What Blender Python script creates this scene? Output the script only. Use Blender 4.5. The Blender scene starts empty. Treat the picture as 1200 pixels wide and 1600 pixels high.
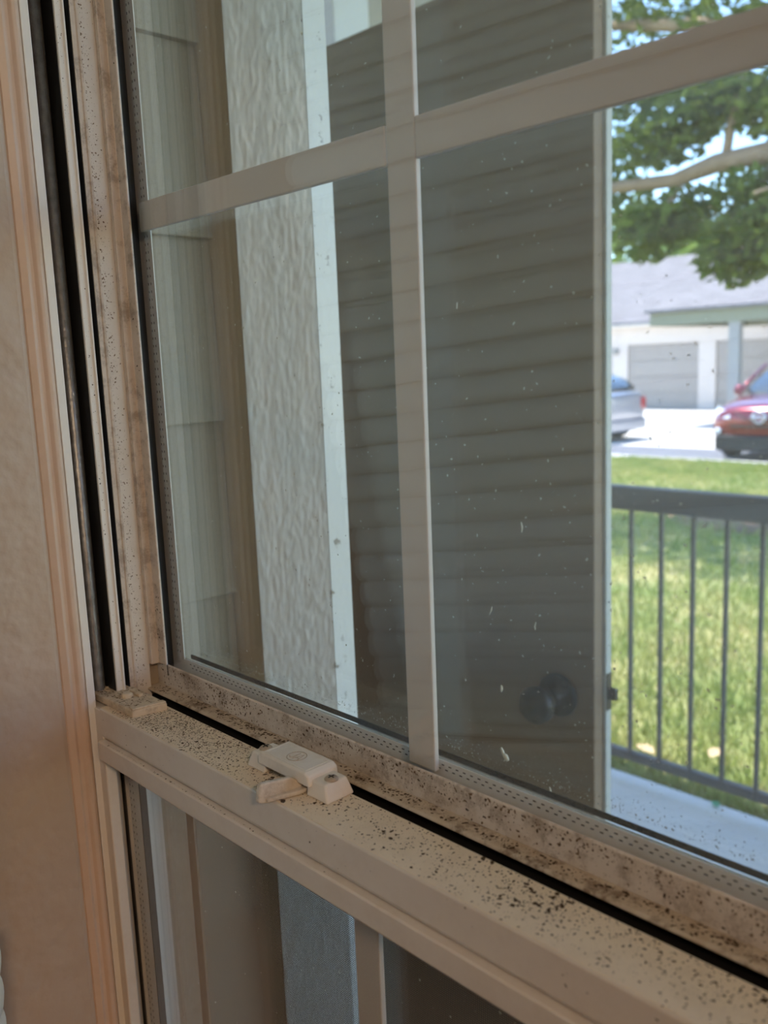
import bpy, bmesh, math, random
import numpy as np
from mathutils import Vector, Matrix
random.seed(7); RNG = np.random.default_rng(7)
scene = bpy.context.scene
COL = scene.collection

# ------------------------------------------------------------------ camera
OZ = 1.2448                      # height above the floor of the lower edge of the upper glass
CAM = Vector((0.5546, -0.32, 1.45))
F = 1400.0                       # focal length in pixels of a 1200 x 1600 frame
def _n(v): return v / np.linalg.norm(v)
_l = np.array([-1350.0, -178.0, F]); _v = np.array([340.0, 0.0, F])
_v[1] = -(_l[0] * _v[0] + F * F) / _l[1]
_X = -_n(_l); _Z = -_n(_v); _Y = np.cross(_Z, _X)
_R = np.array([_X, _Y, _Z])
right, down, fwd = _R[:, 0], _R[:, 1], _R[:, 2]
cam_data = bpy.data.cameras.new('camera')
cam = bpy.data.objects.new('camera', cam_data); COL.objects.link(cam)
cam.matrix_world = Matrix(((right[0], -down[0], -fwd[0], CAM.x), (right[1], -down[1], -fwd[1], CAM.y),
                           (right[2], -down[2], -fwd[2], CAM.z), (0, 0, 0, 1)))
cam_data.sensor_fit = 'VERTICAL'; cam_data.sensor_height = 36.0; cam_data.lens = F / 1600 * 36
cam_data.clip_start = 0.01; cam_data.clip_end = 400
cam_data.dof.use_dof = True; cam_data.dof.focus_distance = 0.56; cam_data.dof.aperture_fstop = 9.0
scene.camera = cam

# ------------------------------------------------------------------ sky, sun, exposure
world = bpy.data.worlds.new('world'); scene.world = world; world.use_nodes = True
wn = world.node_tree.nodes; wl = world.node_tree.links
bg = wn['Background']; sky = wn.new('ShaderNodeTexSky')
sky.sky_type = 'NISHITA'; sky.sun_disc = False
SUN_DIR = Vector((-0.36, 0.0, 0.93)).normalized()
sky.sun_elevation = math.asin(SUN_DIR.z); sky.sun_rotation = math.atan2(SUN_DIR.x, SUN_DIR.y)
sky.altitude = 300; sky.air_density = 1.0; sky.dust_density = 0.15; sky.ozone_density = 1.3
tint = wn.new('ShaderNodeMix'); tint.data_type = 'RGBA'; tint.blend_type = 'MULTIPLY'; tint.inputs[0].default_value = 1.0
tint.inputs[7].default_value = (0.86, 0.96, 1.04, 1)
wl.new(sky.outputs[0], tint.inputs[6]); wl.new(tint.outputs[2], bg.inputs[0]); bg.inputs[1].default_value = 0.36
sun_data = bpy.data.lights.new('sun', 'SUN'); sun_data.energy = 6.2; sun_data.angle = 0.009
sun_data.color = (1.0, 0.96, 0.9)
sun = bpy.data.objects.new('sun', sun_data); COL.objects.link(sun)
sun.location = (-6, 4, 14); sun.rotation_euler = SUN_DIR.to_track_quat('Z', 'Y').to_euler()
LAMP_POWER = 14.0
vs = scene.view_settings
vs.view_transform = 'Standard'; vs.look = 'None'; vs.gamma = 1.0; vs.use_curve_mapping = False; vs.exposure = 0.9
scene.cycles.use_denoising = True
scene.cycles.use_adaptive_sampling = True; scene.cycles.adaptive_threshold = 0.03
scene.cycles.max_bounces = 5; scene.cycles.diffuse_bounces = 3; scene.cycles.glossy_bounces = 3; scene.cycles.transparent_max_bounces = 16
scene.cycles.caustics_reflective = False; scene.cycles.caustics_refractive = False
scene.cycles.sample_clamp_indirect = 6.0

# ------------------------------------------------------------------ materials
class NT:
    def __init__(s, name):
        s.m = bpy.data.materials.new(name); s.m.use_nodes = True
        s.t = s.m.node_tree; s.t.nodes.clear()
        s.out = s.t.nodes.new('ShaderNodeOutputMaterial')
        s.co = None
    def nd(s, typ, ins=None, **props):
        n = s.t.nodes.new(typ)
        for k, v in props.items(): setattr(n, k, v)
        for k, v in (ins or {}).items(): s.put(n.inputs[k], v)
        return n
    def put(s, sock, v):
        if hasattr(v, 'is_output') or isinstance(v, bpy.types.NodeSocket): s.t.links.new(v, sock)
        elif isinstance(v, (tuple, list)) and len(v) == 3 and sock.type == 'RGBA': sock.default_value = (*v, 1)
        else: sock.default_value = v
    def obj(s):
        if s.co is None: s.co = s.nd('ShaderNodeTexCoord').outputs['Object']
        return s.co
    def xyz(s):
        return s.nd('ShaderNodeSeparateXYZ', {0: s.obj()}).outputs
    def scaled(s, v):
        return s.nd('ShaderNodeMapping', {'Vector': s.obj(), 'Scale': v}).outputs[0]
    def noise(s, scale, detail=3, rough=0.55, vec=None):
        return s.nd('ShaderNodeTexNoise', {'Vector': vec or s.obj(), 'Scale': scale, 'Detail': detail, 'Roughness': rough}).outputs['Fac']
    def vor(s, scale, vec=None, out='Distance'):
        return s.nd('ShaderNodeTexVoronoi', {'Vector': vec or s.obj(), 'Scale': scale}).outputs[out]
    def math(s, op, a, b=0.0, c=0.0, clamp=False):
        return s.nd('ShaderNodeMath', {0: a, 1: b, 2: c}, operation=op, use_clamp=clamp).outputs[0]
    def step(s, v, lo, hi, a=0.0, b=1.0):
        return s.nd('ShaderNodeMapRange', {0: v, 1: lo, 2: hi, 3: a, 4: b}, interpolation_type='SMOOTHSTEP').outputs[0]
    def mix(s, f, a, b):
        n = s.nd('ShaderNodeMix', data_type='RGBA')
        s.put(n.inputs[0], f); s.put(n.inputs[6], a); s.put(n.inputs[7], b)
        return n.outputs[2]
    def bump(s, h, strength=0.3, dist=0.001):
        return s.nd('ShaderNodeBump', {'Height': h, 'Strength': strength, 'Distance': dist}).outputs[0]
    def bsdf(s, color, rough=0.5, metal=0.0, normal=None, **kw):
        n = s.nd('ShaderNodeBsdfPrincipled')
        s.put(n.inputs['Base Color'], color); s.put(n.inputs['Roughness'], rough); s.put(n.inputs['Metallic'], metal)
        if normal is not None: s.put(n.inputs['Normal'], normal)
        for k, v in kw.items(): s.put(n.inputs[k.replace('_', ' ')], v)
        return n.outputs[0]
    def done(s, shader):
        s.t.links.new(shader, s.out.inputs[0]); return s.m

def simple(name, color, rough=0.5, metal=0.0, var=0.0, vscale=8.0, bump=0.0, bscale=40.0, bdist=0.002, **kw):
    m = NT(name); c = color
    if var: c = m.mix(m.noise(vscale, 4), tuple(x * (1 - var) for x in color), tuple(min(1, x * (1 + var)) for x in color))
    nrm = m.bump(m.noise(bscale, 4), bump, bdist) if bump else None
    return m.done(m.bsdf(c, rough, metal, nrm, **kw))

VINYL = (0.70, 0.645, 0.585)
def vinyl(name, color=VINYL, specks=0.0, grime=0.0, rough=0.42, seed=0.0, film=0.0):
    """beige-white vinyl; specks = how much of it is spotted with mildew, grime = brown staining"""
    m = NT(name)
    vec = m.nd('ShaderNodeMapping', {'Vector': m.obj(), 'Location': (seed, seed * 0.7, seed * 1.3)}).outputs[0]
    c = m.mix(m.noise(14, 3, vec=vec), tuple(x * 0.94 for x in color), tuple(min(1, x * 1.05) for x in color))
    if film:
        f = m.math('MULTIPLY', m.step(m.noise(45, 5, 0.7, vec), 0.42, 0.72), film)
        c = m.mix(f, c, (0.42, 0.31, 0.20))
    if grime:
        g = m.math('MULTIPLY', m.step(m.noise(70, 6, 0.75, vec), 0.47, 0.66), grime)
        c = m.mix(g, c, (0.15, 0.095, 0.055))
    return m.done(m.bsdf(c, rough, 0))

def glass(name, tint=(0.972, 0.972, 0.965), veil=0.0):
    m = NT(name)
    g = m.nd('ShaderNodeNewGeometry')
    cosv = m.math('ABSOLUTE', m.nd('ShaderNodeVectorMath', {0: g.outputs['Normal'], 1: g.outputs['Incoming']}, operation='DOT_PRODUCT').outputs['Value'])
    fr = m.math('MULTIPLY_ADD', m.math('POWER', m.math('SUBTRACT', 1.0, cosv, clamp=True), 5.0), 0.945, 0.055)
    sh = m.nd('ShaderNodeMixShader', {0: fr, 1: m.nd('ShaderNodeBsdfTransparent', {0: tint}).outputs[0],
                                      2: m.nd('ShaderNodeBsdfGlossy', {'Color': (1, 1, 1), 'Roughness': 0.0}).outputs[0]}).outputs[0]
    if veil:
        sh = m.nd('ShaderNodeMixShader', {0: veil, 1: sh, 2: m.nd('ShaderNodeBsdfDiffuse', {0: (0.80, 0.80, 0.74)}).outputs[0]}).outputs[0]
    return m.done(sh)

M = {}
M['vinyl'] = vinyl('vinyl_plain', specks=0.12, film=0.15)
M['vinyl_light'] = vinyl('vinyl_cleaner', (0.74, 0.70, 0.65), specks=0.05)
M['vinyl_rail_top'] = vinyl('vinyl_rail_spotted', (0.82, 0.70, 0.55), film=0.18, seed=0.31)
M['vinyl_dirty'] = vinyl('vinyl_dirty', specks=0.9, grime=0.55, film=0.4, seed=1.7)
M['vinyl_filthy'] = vinyl('vinyl_filthy', (0.60, 0.53, 0.43), specks=1.0, grime=0.85, film=0.7, seed=2.9)
M['vinyl_jamb'] = vinyl('vinyl_jamb_stained', (0.62, 0.53, 0.45), specks=0.45, grime=0.5, film=0.3, seed=4.1)
M['cap'] = vinyl('latch_plate_crusted', (0.66, 0.55, 0.41), grime=0.4, film=0.6, rough=0.8, seed=5.2)
M['lock'] = vinyl('lock_painted_metal', (0.76, 0.71, 0.64), specks=0.3, film=0.25, rough=0.45, seed=6.6)
M['lever'] = vinyl('lever_worn_metal', (0.70, 0.65, 0.57), specks=0.35, grime=0.35, film=0.5, rough=0.5, seed=7.1)
M['screw'] = simple('screw_head', (0.42, 0.34, 0.26), 0.45, 0.2, 0.2, 300)
M['gap_black'] = simple('black_gap_shade', (0.006, 0.006, 0.007), 0.6)  # near-black: the shade of gaps and slots put into the colour
M['pocket'] = simple('dark_pocket', (0.012, 0.013, 0.014), 0.55)
M['jamb_outer'] = vinyl('outer_jamb_brown', (0.34, 0.28, 0.21), grime=0.3, film=0.3, seed=3.4)
M['rod'] = simple('balance_tube', (0.26, 0.265, 0.265), 0.38, 0.6, 0.5, 160, 0.5, 220, 0.001)
M['spacer'] = simple('spacer_aluminium', (0.84, 0.85, 0.85), 0.4, 0.0, 0.05, 60)
M['hole'] = simple('spacer_perforation', (0.05, 0.05, 0.05), 0.7)
M['sealant'] = simple('spacer_edge_bright', (0.92, 0.93, 0.86), 0.4)
M['muntin'] = simple('muntin_enamel', (0.73, 0.70, 0.66), 0.45, 0, 0.03, 12)
M['glass_in'] = glass('glass_room_side', veil=0.0)
M['glass_out'] = glass('glass_weather_side', veil=0.04)
M['glass_low'] = glass('glass_weather_side_lower', veil=0.045)
M['mildew'] = simple('mildew_specks', (0.075, 0.050, 0.030), 0.9)
M['mildew_soft'] = simple('mildew_brown', (0.16, 0.105, 0.06), 0.9)
M['fleck'] = simple('glass_flecks', (0.80, 0.80, 0.70), 0.9)
M['debris'] = simple('dried_splash', (0.75, 0.74, 0.60), 0.9)

def drywall_mat():
    m = NT('painted_drywall')
    c = m.mix(m.noise(9, 4), (0.46, 0.355, 0.275), (0.51, 0.395, 0.305))
    h = m.math('ADD', m.math('MULTIPLY', m.noise(48, 2, 0.5), 1.0), m.math('MULTIPLY', m.noise(150, 2), 0.12))
    return m.done(m.bsdf(c, 0.48, 0, m.bump(h, 0.7, 0.004)))
M['drywall'] = drywall_mat()
M['caulk'] = vinyl('painted_caulk_bead', (0.62, 0.45, 0.34), specks=0.15, film=0.2, rough=0.4, seed=9.0)
M['ceiling_in'] = simple('ceiling_paint', (0.78, 0.74, 0.68), 0.9)
M['carpet'] = simple('carpet_tan', (0.34, 0.27, 0.20), 1.0, 0, 0.2, 60, 0.6, 300, 0.004)
M['slat'] = simple('blind_slat_white', (0.90, 0.85, 0.77), 0.35)
M['cord'] = simple('blind_cord', (0.75, 0.74, 0.70), 0.8)

def siding_mat(name, color, dark=0.85):
    m = NT(name)
    g = m.noise(6, 5, 0.6, m.scaled((6, 6, 60)))
    c = m.mix(g, tuple(x * dark for x in color), color)
    c = m.mix(m.math('MULTIPLY', m.noise(3, 4), 0.25), c, tuple(x * 0.7 for x in color))
    return m.done(m.bsdf(c, 0.6, 0, m.bump(g, 0.35, 0.0012)))
M['siding'] = siding_mat('lap_siding_olive', (0.36, 0.315, 0.23))
M['siding_trim'] = siding_mat('siding_end_trim', (0.42, 0.33, 0.20))
M['door_paint'] = siding_mat('door_taupe_paint', (0.32, 0.215, 0.14), 0.9)
M['door_edge'] = simple('door_edge_grey', (0.62, 0.62, 0.58), 0.5, 0, 0.08, 20)
M['knob'] = simple('knob_black', (0.018, 0.018, 0.02), 0.35, 0.3)
M['latch'] = simple('latch_dark_steel', (0.10, 0.09, 0.08), 0.45, 0.7, 0.3, 90)
def trim_mat():
    m = NT('rough_white_trim')
    a = m.noise(70, 3, 0.5, m.scaled((1, 1, 0.28)))
    b = m.noise(190, 2, 0.5, m.scaled((1, 1, 0.45)))
    h = m.math('ADD', a, m.math('MULTIPLY', b, 0.45))
    c = m.mix(m.noise(5, 4), (0.78, 0.78, 0.74), (0.85, 0.85, 0.82))
    x = m.xyz()
    edge = m.math('MULTIPLY', m.step(x[1], 0.224, 0.232), m.step(m.noise(55, 4, 0.7), 0.60, 0.68))
    c = m.mix(m.math('MULTIPLY', edge, 0.8), c, (0.16, 0.12, 0.08))
    return m.done(m.bsdf(c, 0.28, 0, m.bump(b, 0.3, 0.001)))
M['trim'] = trim_mat()
M['beam'] = siding_mat('porch_beam_pale_blue', (0.76, 0.82, 0.93), 0.92)
M['concrete'] = simple('patio_concrete', (0.80, 0.75, 0.69), 0.9, 0, 0.08, 5, 0.4, 60, 0.003)
M['lot'] = simple('parking_concrete', (0.62, 0.60, 0.56), 0.95, 0, 0.1, 0.7, 0.2, 12, 0.004)
M['curb_strip'] = simple('curb_strip_blue_grey', (0.17, 0.18, 0.21), 0.95, 0, 0.15, 2)
M['curb'] = simple('curb_concrete', (0.55, 0.53, 0.52), 0.9, 0, 0.1, 2)
M['rail_metal'] = simple('railing_dark_metal', (0.12, 0.12, 0.125), 0.35, 0.0, 0.1, 10)
def lawn_colour(m):
    c = m.mix(m.step(m.noise(1.6, 5, 0.65), 0.38, 0.66), (0.22, 0.30, 0.075), (0.50, 0.47, 0.20))
    return m.mix(m.step(m.noise(7.0, 4, 0.7), 0.56, 0.70), c, (0.55, 0.43, 0.26))
def lawn_mat(name):
    m = NT(name)
    return m.done(m.bsdf(m.mix(0.3, lawn_colour(m), (0.10, 0.09, 0.04)), 0.9, 0, m.bump(m.noise(60, 4), 0.7, 0.02)))
M['lawn'] = lawn_mat('lawn_ground')
def blade_mat(name, lo, hi, trans=0.35, patchy=False):
    m = NT(name)
    r = m.nd('ShaderNodeNewGeometry').outputs['Random Per Island']
    c = m.mix(r, lo, hi)
    if patchy: c = m.mix(0.6, c, lawn_colour(m))
    d = m.nd('ShaderNodeBsdfDiffuse', {0: c}).outputs[0]
    t = m.nd('ShaderNodeBsdfTranslucent', {0: c}).outputs[0]
    return m.done(m.nd('ShaderNodeMixShader', {0: trans, 1: d, 2: t}).outputs[0])
M['grass'] = blade_mat('grass_blades', (0.28, 0.42, 0.08), (0.68, 0.64, 0.26), patchy=True)
M['leaf'] = blade_mat('tree_leaves', (0.075, 0.13, 0.025), (0.25, 0.32, 0.07), 0.45)
M['leaf_far'] = blade_mat('far_tree_leaves', (0.14, 0.24, 0.05), (0.36, 0.46, 0.14), 0.4)
M['bark'] = simple('bark', (0.36, 0.25, 0.17), 0.9, 0, 0.35, 9, 0.8, 14, 0.03)
M['mulch'] = simple('mulch', (0.20, 0.12, 0.07), 1.0, 0, 0.4, 12, 0.8, 20, 0.02)
M['dry_leaf'] = simple('dry_leaf', (0.62, 0.46, 0.28), 0.8, 0, 0.2, 30)
M['green_leaf'] = simple('fresh_leaf', (0.06, 0.34, 0.14), 0.6)
def shingle_mat(name, color):
    m = NT(name)
    br = m.nd('ShaderNodeTexBrick', {'Vector': m.nd('ShaderNodeMapping', {'Vector': m.obj(), 'Rotation': (math.radians(-27), 0, 0)}).outputs[0],
              'Color1': color, 'Color2': tuple(x * 0.78 for x in color), 'Mortar': tuple(x * 0.42 for x in color), 'Scale': 1.0,
              'Mortar Size': 0.018, 'Brick Width': 0.45, 'Row Height': 0.16})
    return m.done(m.bsdf(br.outputs[0], 0.95, 0, m.bump(br.outputs[1], 0.6, 0.02)))
M['shingle'] = shingle_mat('roof_shingles', (0.28, 0.265, 0.28))
M['stucco'] = simple('garage_wall_paint', (0.70, 0.62, 0.57), 0.9, 0, 0.05, 1.0, 0.2, 9, 0.01)
M['eave_white'] = simple('eave_white', (0.82, 0.80, 0.77), 0.7)
M['garage_door'] = simple('garage_door_taupe', (0.36, 0.32, 0.295), 0.6, 0, 0.05, 2)
M['fascia'] = simple('carport_fascia_olive', (0.27, 0.28, 0.20), 0.7)
M['post'] = simple('carport_post_grey', (0.36, 0.36, 0.35), 0.6)
M['red_paint'] = simple('car_paint_red', (0.22, 0.008, 0.022), 0.2, 0.35, Coat_Weight=1.0, Coat_Roughness=0.03)
M['silver_paint'] = simple('car_paint_silver', (0.55, 0.56, 0.61), 0.25, 0.5, Coat_Weight=1.0, Coat_Roughness=0.03)
M['car_glass'] = simple('car_glass', (0.02, 0.03, 0.035), 0.03, 0.0, Coat_Weight=1.0, Coat_Roughness=0.0, IOR=2.2)
M['car_black'] = simple('car_plastic_black', (0.02, 0.02, 0.022), 0.5)
M['tyre'] = simple('tyre_rubber', (0.025, 0.025, 0.027), 0.85)
M['chrome'] = simple('chrome', (0.80, 0.80, 0.82), 0.12, 1.0)
M['headlight'] = simple('headlight_lens', (0.80, 0.84, 0.88), 0.08, 0.2, Coat_Weight=1.0)
M['tail'] = simple('tail_light_red', (0.55, 0.02, 0.03), 0.15, 0, Coat_Weight=1.0)
M['plate_blank'] = simple('number_plate_blank', (0.75, 0.76, 0.78), 0.5)

# ------------------------------------------------------------------ mesh helpers
def V(x, y, z): return Vector((x, y, z + OZ))            # window space -> world
def box(bm, x0, x1, y0, y1, z0, z1, mat=None):
    vs_ = [bm.verts.new(p) for p in ((x0, y0, z0), (x1, y0, z0), (x1, y1, z0), (x0, y1, z0), (x0, y0, z1), (x1, y0, z1), (x1, y1, z1), (x0, y1, z1))]
    if mat is not None:
        for v in vs_: v.co = mat @ v.co
    for f in ((0, 3, 2, 1), (4, 5, 6, 7), (0, 1, 5, 4), (1, 2, 6, 5), (2, 3, 7, 6), (3, 0, 4, 7)):
        bm.faces.new([vs_[i] for i in f])
def prism(bm, pts, a0, a1, axis):
    """extrude polygon: axis 'x' -> pts are (y,z); 'z' -> (x,y); 'y' -> (x,z)"""
    def mk(p, a): return {'x': (a, p[0], p[1]), 'z': (p[0], p[1], a), 'y': (p[0], a, p[1])}[axis]
    A = [bm.verts.new(mk(p, a0)) for p in pts]; B = [bm.verts.new(mk(p, a1)) for p in pts]
    n = len(pts)
    bm.faces.new(A[::-1]); bm.faces.new(B)
    for i in range(n): bm.faces.new((A[i], A[(i + 1) % n], B[(i + 1) % n], B[i]))
def tube(bm, path, radii, seg=10, cap=True):
    rings = []
    for i, p in enumerate(path):
        p = Vector(p)
        d = (Vector(path[min(i + 1, len(path) - 1)]) - Vector(path[max(i - 1, 0)])).normalized()
        a = d.orthogonal().normalized() if i == 0 else (a0 - d * a0.dot(d)).normalized()
        a0 = a; b = d.cross(a)
        r = radii[i] if isinstance(radii, (list, tuple)) else radii
        rings.append([bm.verts.new(p + (a * math.cos(t) + b * math.sin(t)) * r) for t in [2 * math.pi * k / seg for k in range(seg)]])
    for q, w in zip(rings, rings[1:]):
        for k in range(seg): bm.faces.new((q[k], q[(k + 1) % seg], w[(k + 1) % seg], w[k]))
    if cap: bm.faces.new(rings[0][::-1]); bm.faces.new(rings[-1])
def lathe(bm, prof, origin, axis, seg=24):
    """prof = [(radius, along axis)]"""
    ax = Vector(axis).normalized(); a = ax.orthogonal().normalized(); b = ax.cross(a); o = Vector(origin)
    rings = [[bm.verts.new(o + ax * h + (a * math.cos(2 * math.pi * k / seg) + b * math.sin(2 * math.pi * k / seg)) * max(r, 1e-5)) for k in range(seg)] for r, h in prof]
    for q, w in zip(rings, rings[1:]):
        for k in range(seg): bm.faces.new((q[k], q[(k + 1) % seg], w[(k + 1) % seg], w[k]))
    bm.faces.new(rings[0][::-1]); bm.faces.new(rings[-1])
def obj(name, bm, mat, parent=None, bevel=0.0, seg=2, smooth=False, shift=True, sub=0):
    """bm in window space when shift is True, else in world space"""
    if shift:
        for v in bm.verts: v.co.z += OZ
    bmesh.ops.recalc_face_normals(bm, faces=bm.faces)
    me = bpy.data.meshes.new(name); bm.to_mesh(me); bm.free()
    if smooth:
        for p in me.polygons: p.use_smooth = True
    o = bpy.data.objects.new(name, me); COL.objects.link(o)
    me.materials.append(M[mat] if isinstance(mat, str) else mat)
    if bevel:
        b = o.modifiers.new('bevel', 'BEVEL'); b.width = bevel; b.segments = seg; b.limit_method = 'ANGLE'; b.angle_limit = 0.6
    if sub:
        s = o.modifiers.new('subdivision', 'SUBSURF'); s.levels = sub; s.render_levels = sub
    if parent is not None: attach(o, parent)
    return o
def world_of(o):
    m_ = Matrix.Translation(o.location)
    return m_ if o.parent is None else world_of(o.parent) @ o.matrix_parent_inverse @ m_
def attach(o, parent):
    o.parent = parent; o.matrix_parent_inverse = world_of(parent).inverted()
def bmx(): return bmesh.new()
def bobj(name, dims, mat, parent=None, bevel=0.0, shift=True, **kw):
    bm = bmx(); box(bm, *dims); return obj(name, bm, mat, parent, bevel, shift=shift, **kw)
def tag(o, label, cat=None, group=None, kind=None):
    o['label'] = label
    if cat: o['category'] = cat
    if group: o['group'] = group
    if kind: o['kind'] = kind
    return o
def thing(name, label, cat, loc, group=None, kind=None):
    o = bpy.data.objects.new(name, None); COL.objects.link(o); o.location = loc; o.empty_display_size = 0.1
    return tag(o, label, cat, group, kind)
def copy_part(o, parent, offset=(0, 0, 0)):
    c = o.copy(); COL.objects.link(c); c.location = Vector(o.location) + Vector(offset)
    c.parent = parent; c.matrix_parent_inverse = o.matrix_parent_inverse.copy(); return c

# ------------------------------------------------------------------ room shell
WT, WB = 0.66, -0.74           # window frame top and bottom (window space)
XR = 0.727                     # right end of the glass
RET = -0.165                   # room face of the window wall
o = bmx()
for d in ((-2.2, -0.100, RET, 0.05, -OZ, 1.45), (0.8000, 2.8, RET, 0.05, -OZ, 1.45), (-0.100, 0.8000, RET, 0.05, WT + 0.03, 1.45), (-0.100, 0.8000, RET, 0.05, -OZ, WB - 0.03)):
    box(o, *d)
tag(obj('wall_front', o, 'drywall'), 'beige painted wall holding the window', kind='structure')
o = bmx()   # drywall return at the left of the window, rounded at the frame
prism(o, [(-0.099, -0.070), (-0.099, RET - 0.0005), (-0.026, RET - 0.0005), (-0.0225, -0.160), (-0.0215, -0.085), (-0.0235, -0.077), (-0.030, -0.070)], WB - 0.03, WT + 0.03, 'z')
tag(obj('wall_left', o, 'drywall', bevel=0.002), 'bumpy beige drywall return beside the window track', kind='structure')
o = bmx(); prism(o, [(0.8000, -0.070), (0.8000, RET), (0.7640, RET), (0.7600, -0.085), (0.7700, -0.070)], WB - 0.03, WT + 0.03, 'z')
tag(obj('wall_right', o, 'drywall'), 'beige drywall return at the right of the window', kind='structure')
bobjs = [('floor', (-2.2, 2.8, -4.0, RET, -OZ - 0.05, -OZ), 'carpet', 'tan carpet floor of the room'),
         ('ceiling', (-2.2, 2.8, -4.0, RET, 1.2, 1.25), 'ceiling_in', 'off-white ceiling of the room'),
         ('wall_back', (-2.2, 2.8, -4.05, -4.0, -OZ, 1.2), 'drywall', 'beige wall opposite the window'),
         ('wall_far_left', (-2.25, -2.2, -4.05, RET, -OZ, 1.2), 'drywall', 'beige wall at the left of the room'),
         ('wall_far_right', (2.8, 2.85, -4.05, RET, -OZ, 1.2), 'drywall', 'beige wall at the right of the room')]
for nm, d, mt, lb in bobjs: tag(bobj(nm, d, mt), lb, kind='structure')

# ceiling lamp of the room
lampt = thing('ceiling_light', 'round ceiling lamp inside the room', 'lamp', V(2.05, -0.90, 1.2))
b = bmx(); lathe(b, [(0.17, 1.2), (0.17, 1.18), (0.15, 1.175)], (2.05, -0.90, 0), (0, 0, 1), 32); obj('lamp_base', b, 'eave_white', lampt)
m = NT('lamp_glow'); M['glow'] = m.done(m.nd('ShaderNodeEmission', {0: (1.0, 0.72, 0.46), 1: 6.0}).outputs[0])
b = bmx(); lathe(b, [(0.15, 1.175), (0.14, 1.14), (0.10, 1.115), (0.0, 1.105)], (2.05, -0.90, 0), (0, 0, 1), 32); obj('lamp_shade', b, 'glow', lampt, smooth=True)
ld = bpy.data.lights.new('ceiling_light_bulb', 'AREA'); ld.shape = 'DISK'; ld.size = 0.3; ld.energy = LAMP_POWER; ld.color = (1.0, 0.69, 0.44)
lo = bpy.data.objects.new('bulb', ld); COL.objects.link(lo); lo.location = V(2.05, -0.90, 1.095); attach(lo, lampt)

# ------------------------------------------------------------------ window frame (fixed)
win = thing('window_1', 'off-white vinyl single-hung window frame with grimy tracks', None, V(0.23, -0.02, WB), kind='structure')
def vert(name, pts, mat, parent, z0=WB, z1=WT, bevel=0.0005):
    b = bmx(); prism(b, pts, z0, z1, 'z'); return obj(name, b, mat, parent, bevel)
# left jamb, from the room outwards
vert('painted_bead', [(-0.060, -0.0665), (-0.0200, -0.0665), (-0.0182, -0.0690), (-0.0184, -0.0715), (-0.0202, -0.0735), (-0.0206, -0.0755), (-0.0195, -0.0775), (-0.0212, -0.0815), (-0.0250, -0.084), (-0.060, -0.078)], 'caulk', win)
vert('frame_flange', [(-0.060, -0.0605), (-0.0195, -0.0605), (-0.0195, -0.0662), (-0.060, -0.0662)], 'vinyl_light', win)
vert('balance_pocket', [(-0.060, -0.0602), (-0.060, -0.0442), (-0.050, -0.0442), (-0.050, -0.0602)], 'pocket', win)
vert('pocket_side', [(-0.050, -0.0447), (-0.050, -0.0441), (-0.0205, -0.0441), (-0.0205, -0.0447)], 'pocket', win)  # thin dark sheets: shade inside the pocket painted onto its sides
vert('pocket_side', [(-0.050, -0.0604), (-0.050, -0.0600), (-0.0225, -0.0600), (-0.0225, -0.0604)], 'pocket', win)
b = bmx(); tube(b, [(-0.034, -0.0508, WB), (-0.034, -0.0508, WT)], 0.0046, 14); obj('balance_tube', b, 'rod', win, smooth=True)
vert('track_fin', [(-0.060, -0.0382), (-0.0175, -0.0382), (-0.0175, -0.0395), (-0.0190, -0.0400), (-0.0190, -0.0442), (-0.060, -0.0442)], 'vinyl_light', win)
vert('jamb_slot_shade', [(-0.060, -0.0330), (-0.0208, -0.0330), (-0.0208, -0.0338), (-0.036, -0.0344), (-0.036, -0.0382), (-0.060, -0.0382)], 'gap_black', win)  # black fill; shade in the jamb slot is put into its colour
vert('jamb_liner', [(-0.060, -0.0270), (-0.0222, -0.0270), (-0.0205, -0.0276), (-0.0205, -0.0290), (-0.0216, -0.0296), (-0.0216, -0.0322), (-0.0206, -0.0326), (-0.0206, -0.0332), (-0.060, -0.0332)], 'vinyl_jamb', win)
vert('jamb_channel', [(-0.060, -0.0158), (-0.0225, -0.0158), (-0.0225, -0.0270), (-0.060, -0.0270)], 'vinyl', win)
vert('outer_jamb', [(-0.098, 0.045), (-0.092, 0.045), (-0.060, 0.022), (-0.034, 0.010), (-0.034, -0.0030), (-0.026, -0.0040), (-0.026, -0.0158), (-0.098, -0.0158)], 'jamb_outer', win)
# right jamb, head and sill
vert('right_jamb', [(0.7400, 0.045), (0.7980, 0.045), (0.7980, -0.070), (0.7520, -0.070), (0.7520, -0.020), (0.7400, -0.0158)], 'vinyl', win)
bobj('head_jamb', (-0.060, 0.7980, -0.070, 0.045, WT, WT + 0.03), 'vinyl', win)
bobj('window_sill', (-0.060, 0.7980, -0.070, 0.045, WB - 0.03, WB), 'vinyl', win)

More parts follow.
